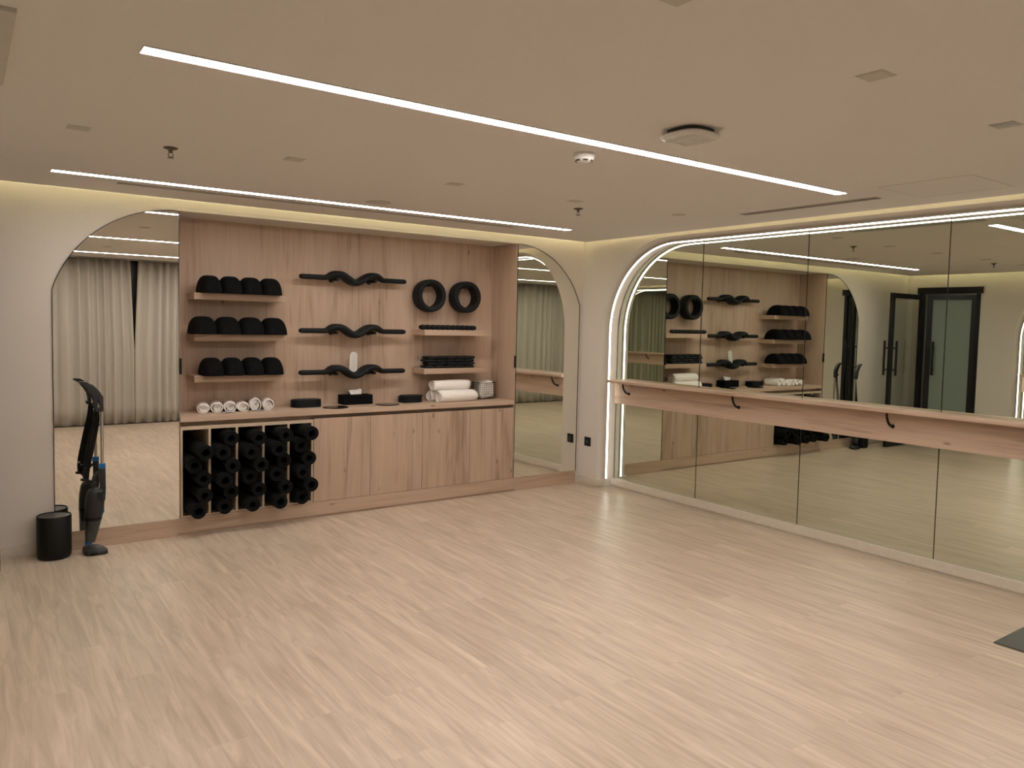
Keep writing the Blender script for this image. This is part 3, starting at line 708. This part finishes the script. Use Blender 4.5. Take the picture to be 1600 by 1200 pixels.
# rings
rg = None
for x, lab in ((3.520, 'thick black yoga wheel hung on the right of the niche, the left one of two'), (3.905, 'thick black yoga wheel hung nearest the niche side panel')):
    if rg is None:
        rg = thing('yoga_wheel', lab, 'yoga wheel', (0, 0, 0), 'black yoga wheels hung on the niche wall')
        prof = [(.126, -.062), (.138, -.063), (.146, -.056), (.149, -.03), (.148, 0), (.149, .03), (.146, .056), (.138, .063), (.126, .062)]
        bm = B(); rings = []
        n = 72
        inn = [(.110, .058), (.110, -.058)]
        full = prof+inn
        for i in range(n):
            a = 2*math.pi*i/n; rings.append([(r_*math.cos(a), h, r_*math.sin(a)) for r_, h in full])
        rings.append(rings[0]); loft(bm, rings, cap=False); bmesh.ops.remove_doubles(bm, verts=bm.verts, dist=1e-5)
        obj('foam_tread', bm, M_FOAMB, rg, True, autos=50)
        rings = [[(r_*math.cos(a), h, r_*math.sin(a)) for r_, h in ((.1098, -.060), (.1098, .060), (.105, .058), (.105, -.058))] for a in [2*math.pi*i/n for i in range(n)]]; rings.append(rings[0])
        bm = loft(B(), rings, cap=False); bmesh.ops.remove_doubles(bm, verts=bm.verts, dist=1e-5)
        obj('inner_hoop', bm, M_BLK, rg, True, autos=50); o = rg
    else: o = copy_tree(rg); o['label'] = lab
    o.location = (x, 6.222, 1.842)
    h = tag(obj('wall_peg', bx(-.035, .035, -.12, 0, -.02, 0, bev=.004), M_BLK), 'wide black wall peg inside the %s yoga wheel' % ('left' if x < 3.7 else 'right'), 'peg', 'black wall pegs'); h.location = (x, YB-.001, 1.842+.1048)

# beaded roller
t = thing('beaded_roller', 'thin black beaded massage roller lying on the upper right shelf', 'massage roller', (3.665, 6.12, 1.530+.0235))
for i in range(11):
    x = -.265+.053*i; obj('bead', lathe(B(), [(.012, -.0255), (.020, -.022), (.0232, -.012), (.0232, .012), (.020, .022), (.012, .0255)], (x, 0, 0), 24, 'x'), M_FOAMB, t, True, autos=35)
obj('rod', lathe(B(), [(.010, -.30), (.011, -.298), (.011, .298), (.010, .30)], (0, 0, 0), 12, 'x'), M_BLK, t)
for s in (-1, 1): obj('end_grip', lathe(B(), [(.010, -.006), (.016, -.003), (.016, .003), (.010, .006)], (s*.297, 0, 0), 16, 'x'), M_BLK, t)
# stack of segmented wrist weights
names = ['lowest', 'second from the bottom', 'third from the bottom', 'topmost']
for k in range(4):
    t = thing('wrist_weight', 'black segmented weight strap, %s of the stack on the lower right shelf' % names[k], 'weight strap', (3.69+(k % 2)*.008-.004, 6.155, 1.180+.0005+k*.0275), 'segmented weight straps stacked on the lower right shelf')
    for i in range(5):
        x = -.208+.104*i+(.012 if k % 2 else 0)*(1 if i < 4 else 0)
        for yy in (-.032, .032):
            obj('segment', bx(x-.049, x+.049, yy-.028, yy+.028, .0005, .026, bev=.009), M_FOAMB, t, True, autos=50)
    bm = B(); box(bm, -.262, .262, -.05, .05, .010, .016); obj('strap', bm, M_BLK, t)

# oval pads stacks on the worktop
def oval(L_, D_, h, r_=None):
    r_ = r_ or D_/2*.8; p = []
    for cx_, cy_, a0 in ((L_/2-r_, D_/2-r_, 0), (-L_/2+r_, D_/2-r_, 90), (-L_/2+r_, -D_/2+r_, 180), (L_/2-r_, -D_/2+r_, 270)):
        p += arc(cx_, cy_, r_, a0, a0+90, 8)
    bm = prism(B(), p, lambda a, b: (a, b, 0), lambda a, b: (a, b, h))
    bmesh.ops.bevel(bm, geom=[e for e in bm.edges if abs(e.verts[0].co.z-e.verts[1].co.z) < 1e-6], offset=h*.3, segments=2, affect='EDGES')
    return bm
num = ['lowest', 'second from the bottom', 'third from the bottom', 'fourth from the bottom', 'fifth from the bottom', 'topmost']
pad = None
for sx, sy, nm, rz in ((2.335, 6.18, 'left of the tissue box', 0.0), (3.305, 6.17, 'right of the tissue box', .0)):
    for k in range(6):
        lab = 'thin black oval pad, %s of the stack %s' % (num[k], nm)
        if pad is None: pad = obj('foam_pad', oval(.245, .15, .0098), M_FOAMB, None, True, autos=40); o = pad
        else: o = pad.copy(); COL.objects.link(o)
        tag(o, lab, 'foam pad', 'black oval foam pads stacked on the worktop')
        o.location = (sx+(.004 if k % 2 else 0)+(.01 if (k == 5 and sx > 3) else 0), sy+(.003 if k % 3 else 0), .8733+k*.0103); o.rotation_euler.z = rz
        if sx > 3: o.scale = (.86, 1, 1)
# tissue box
t = thing('tissue_box', 'black rectangular tissue box with a white tissue, in the middle of the worktop', 'tissue box', (2.80, 6.225, .8735))
bm = bx(-.135, .135, -.065, .065, 0, .082, bev=.003); obj('box', bm, M_MATTE, t)
obj('opening', bx(-.06, .06, -.014, .014, .0822, .083), M_BLK, t)
ts = B(); g = []
for i in range(9):
    row = []
    for j in range(6):
        u = i/8; v = j/5; row.append((-.055+.12*u+(.5-u)*.02*(1-v)+(-.012 if v > .8 and u < .3 else 0), .010*math.sin(u*9)*(.3+v)+.012*v, .082+.045*v*(.75+.35*u if u < .9 else .95)))
    g.append(row)
loft(ts, g, closed=False, cap=False); o = obj('tissue', ts, M_TOWEL, t, True, autos=80); md = o.modifiers.new('t', 'SOLIDIFY'); md.thickness = .0012
for x, y, lab in ((2.53, 6.02, 'thin glossy black disc lying on the worktop just left of the tissue box'), (3.02, 6.05, 'thin glossy black disc lying on the worktop just right of the tissue box')):
    tag(obj('sliding_disc', lathe(B(), [(.098, 0), (.105, .0035), (.10, .007), (.085, .0075), (.001, .0075)], n=48), M_DISC, None, True, loc=(x, y, .8735)), lab, 'disc', 'black discs on the worktop')
# card standing in the dip of the lowest bar
t = thing('price_card', 'tall rounded white text card standing in the dip of the lowest wavy bar', 'card', (2.770, 6.215, 1.140)); t.rotation_euler = (-.06, .06, 0)
pc = [(-.035, 0), (-.035, .155)]+[(-.0 + .035*math.cos(math.radians(a)), .155+.033*math.sin(math.radians(a))) for a in range(170, 5, -12)]+[(.035, .155), (.035, 0)]
obj('card_body', prism(B(), pc, lambda a, b: (a, 0, b), lambda a, b: (a, .002, b)), M_WHITE, t)
bm = B()
for k in range(9):
    z_ = .162-k*.0165; w_ = [.008, .014, .018, .016, .017, .02, .019, .014, .011][k]
    box(bm, -w_, w_, -.0006, -.0001, z_-.0022, z_+.0022)
obj('printed_lines', bm, M_GREYP, t)

# ------------------------------------------------------------------ towels
def towel_roll(name, R, L_, lab, grp, loc, rz, axis, sq=1.0, seed=0, turns=3.2):
    """spiral cloth roll, axis along local y; -y end faces the room"""
    rnd = random.Random(seed); t = thing(name, lab, 'towel', loc, grp, rz)
    bm = B(); rings = []
    for j in range(13):
        y = -L_/2+L_*j/12; ed = 1-.10*abs(2*j/12-1)**6
        ring = []
        for i in range(40):
            a = 2*math.pi*i/40; r_ = R*ed*(1+.035*math.sin(2*a+seed)+.02*math.sin(3*a+j*.5+seed)+.012*math.sin(7*a+j*1.3))
            x = r_*math.cos(a); z = r_*math.sin(a)*sq; z = max(z, -R*.86*sq)
            ring.append((x, y+.006*math.sin(2*a+seed), z+R*.86*sq))
        rings.append(ring)
    loft(bm, rings, cap=False)
    # spiral fold faces at the ends
    o = obj('outer_wrap', bm, M_TOWEL, t, True, autos=60); md = o.modifiers.new('s', 'SOLIDIFY'); md.thickness = .006; md.offset = -1
    bm = B(); rows = []; n = int(turns*22)
    for i in range(n+1):
        a = i/22*2*math.pi+seed; r_ = R*.16+(R*.76-R*.16)*i/n
        x = r_*math.cos(a); z = max(r_*math.sin(a)*sq, -R*.78*sq)+R*.86*sq; dep = L_/2-.004-.012*(1-i/n)
        rows.append([(x, -dep, z), (x, dep, z)])
    loft(bm, rows, closed=False, cap=False)
    o = obj('inner_folds', bm, M_TOWEL, t, True, autos=80); md = o.modifiers.new('s', 'SOLIDIFY'); md.thickness = .006
    return t
tn = ['leftmost', 'second from the left', 'third from the left', 'fourth from the left', 'fifth from the left', 'rightmost']
for i, (x, y, R, sq_, dz) in enumerate(((1.508, 6.155, .0470, .80, 0), (1.610, 6.16, .0460, .90, 0), (1.708, 6.155, .0460, .94, 0), (1.806, 6.15, .0465, .82, 0), (1.904, 6.16, .0455, 1.15, 0), (2.003, 6.155, .0470, 1.0, 0))):
    towel_roll('rolled_towel', R, .20, 'small rolled white towel, %s of six under the left shelves' % tn[i], 'six small rolled white towels', (x, y, .8735+dz), -.20, 'y', sq_, i)
tw = 'large rolled white towel, '
towel_roll('rolled_towel', .058, .41, tw+'front bottom one of the three beside the wire basket', 'three large rolled white towels', (3.735, 6.065, .8735), -math.pi/2+.06, 'x', 1.0, 2, 3)
towel_roll('rolled_towel', .054, .41, tw+'rear bottom one of the three, behind the front roll', 'three large rolled white towels', (3.72, 6.195, .8735), -math.pi/2+.03, 'x', 1.0, 4, 3)
towel_roll('rolled_towel', .056, .40, tw+'lying on top of the other two under the shelf', 'three large rolled white towels', (3.705, 6.135, .8735+.098), -math.pi/2+.03, 'x', .92, 6, 3)
for x, y, rz, lab in ((1.665, 6.035, .3, 'small grey and white card lying in front of the left rolled towels'), (1.905, 6.06, .2, 'small grey and white card lying in front of the right rolled towels')):
    t = thing('small_card', lab, 'card', (x, y, .8735), rz=rz)
    obj('card_body', bx(-.055, .055, -.028, .028, .004, .0055), M_WHITE, t); obj('holder', bx(-.03, .03, -.022, .022, 0, .004), M_BLK, t); obj('print', bx(-.04, .04, -.015, .012, .0055, .006), M_DGREY, t)
# wire basket with towels inside
t = thing('wire_basket', 'black wire grid basket at the right end of the worktop holding white cloths', 'basket', (4.115, 6.185, .8735))
bm = B(); a, b, H = .092, .072, .155
for k in range(8):
    z = .003+H*k/7; tube(bm, [(-a, -b, z), (a, -b, z), (a, b, z), (-a, b, z), (-a, -b, z)], .0013, 5, cap=False)
for k in range(8):
    x = -a+2*a*k/7; tube(bm, [(x, -b, 0.003+H), (x, -b, .003), (x, b, .003), (x, b, .003+H)], .0012, 5)
for k in range(1, 6):
    y = -b+2*b*k/6; tube(bm, [(-a, y, .003+H), (-a, y, .003), (a, y, .003), (a, y, .003+H)], .0012, 5)
obj('wire_grid', bm, M_METAL, t); obj('rim', tube(B(), [(-a, -b, H), (a, -b, H), (a, b, H), (-a, b, H), (-a, -b, H)], .0028, 6), M_METAL, t)
bm = B(); bmesh.ops.create_icosphere(bm, subdivisions=5, radius=1)
from mathutils import noise as mn
for v in bm.verts:
    p = v.co.copy(); q = Vector([math.copysign(abs(c)**.38, c) for c in p]); m_ = max(abs(q.x), abs(q.y), abs(q.z))
    n_ = mn.fractal(p*2.6, 1, 2, 4)*.13; q = q*(1+n_)
    v.co = Vector((max(-.083, min(.083, q.x*.082)), max(-.063, min(.063, q.y*.063)), max(.006, .09+q.z*.078+.010*math.sin(p.x*5))))
tag(obj('folded_cloth', bm, M_TOWEL, None, True, loc=(4.115, 6.185, .8735), autos=60), 'crumpled white cloths stuffed inside the black wire basket', 'towel')
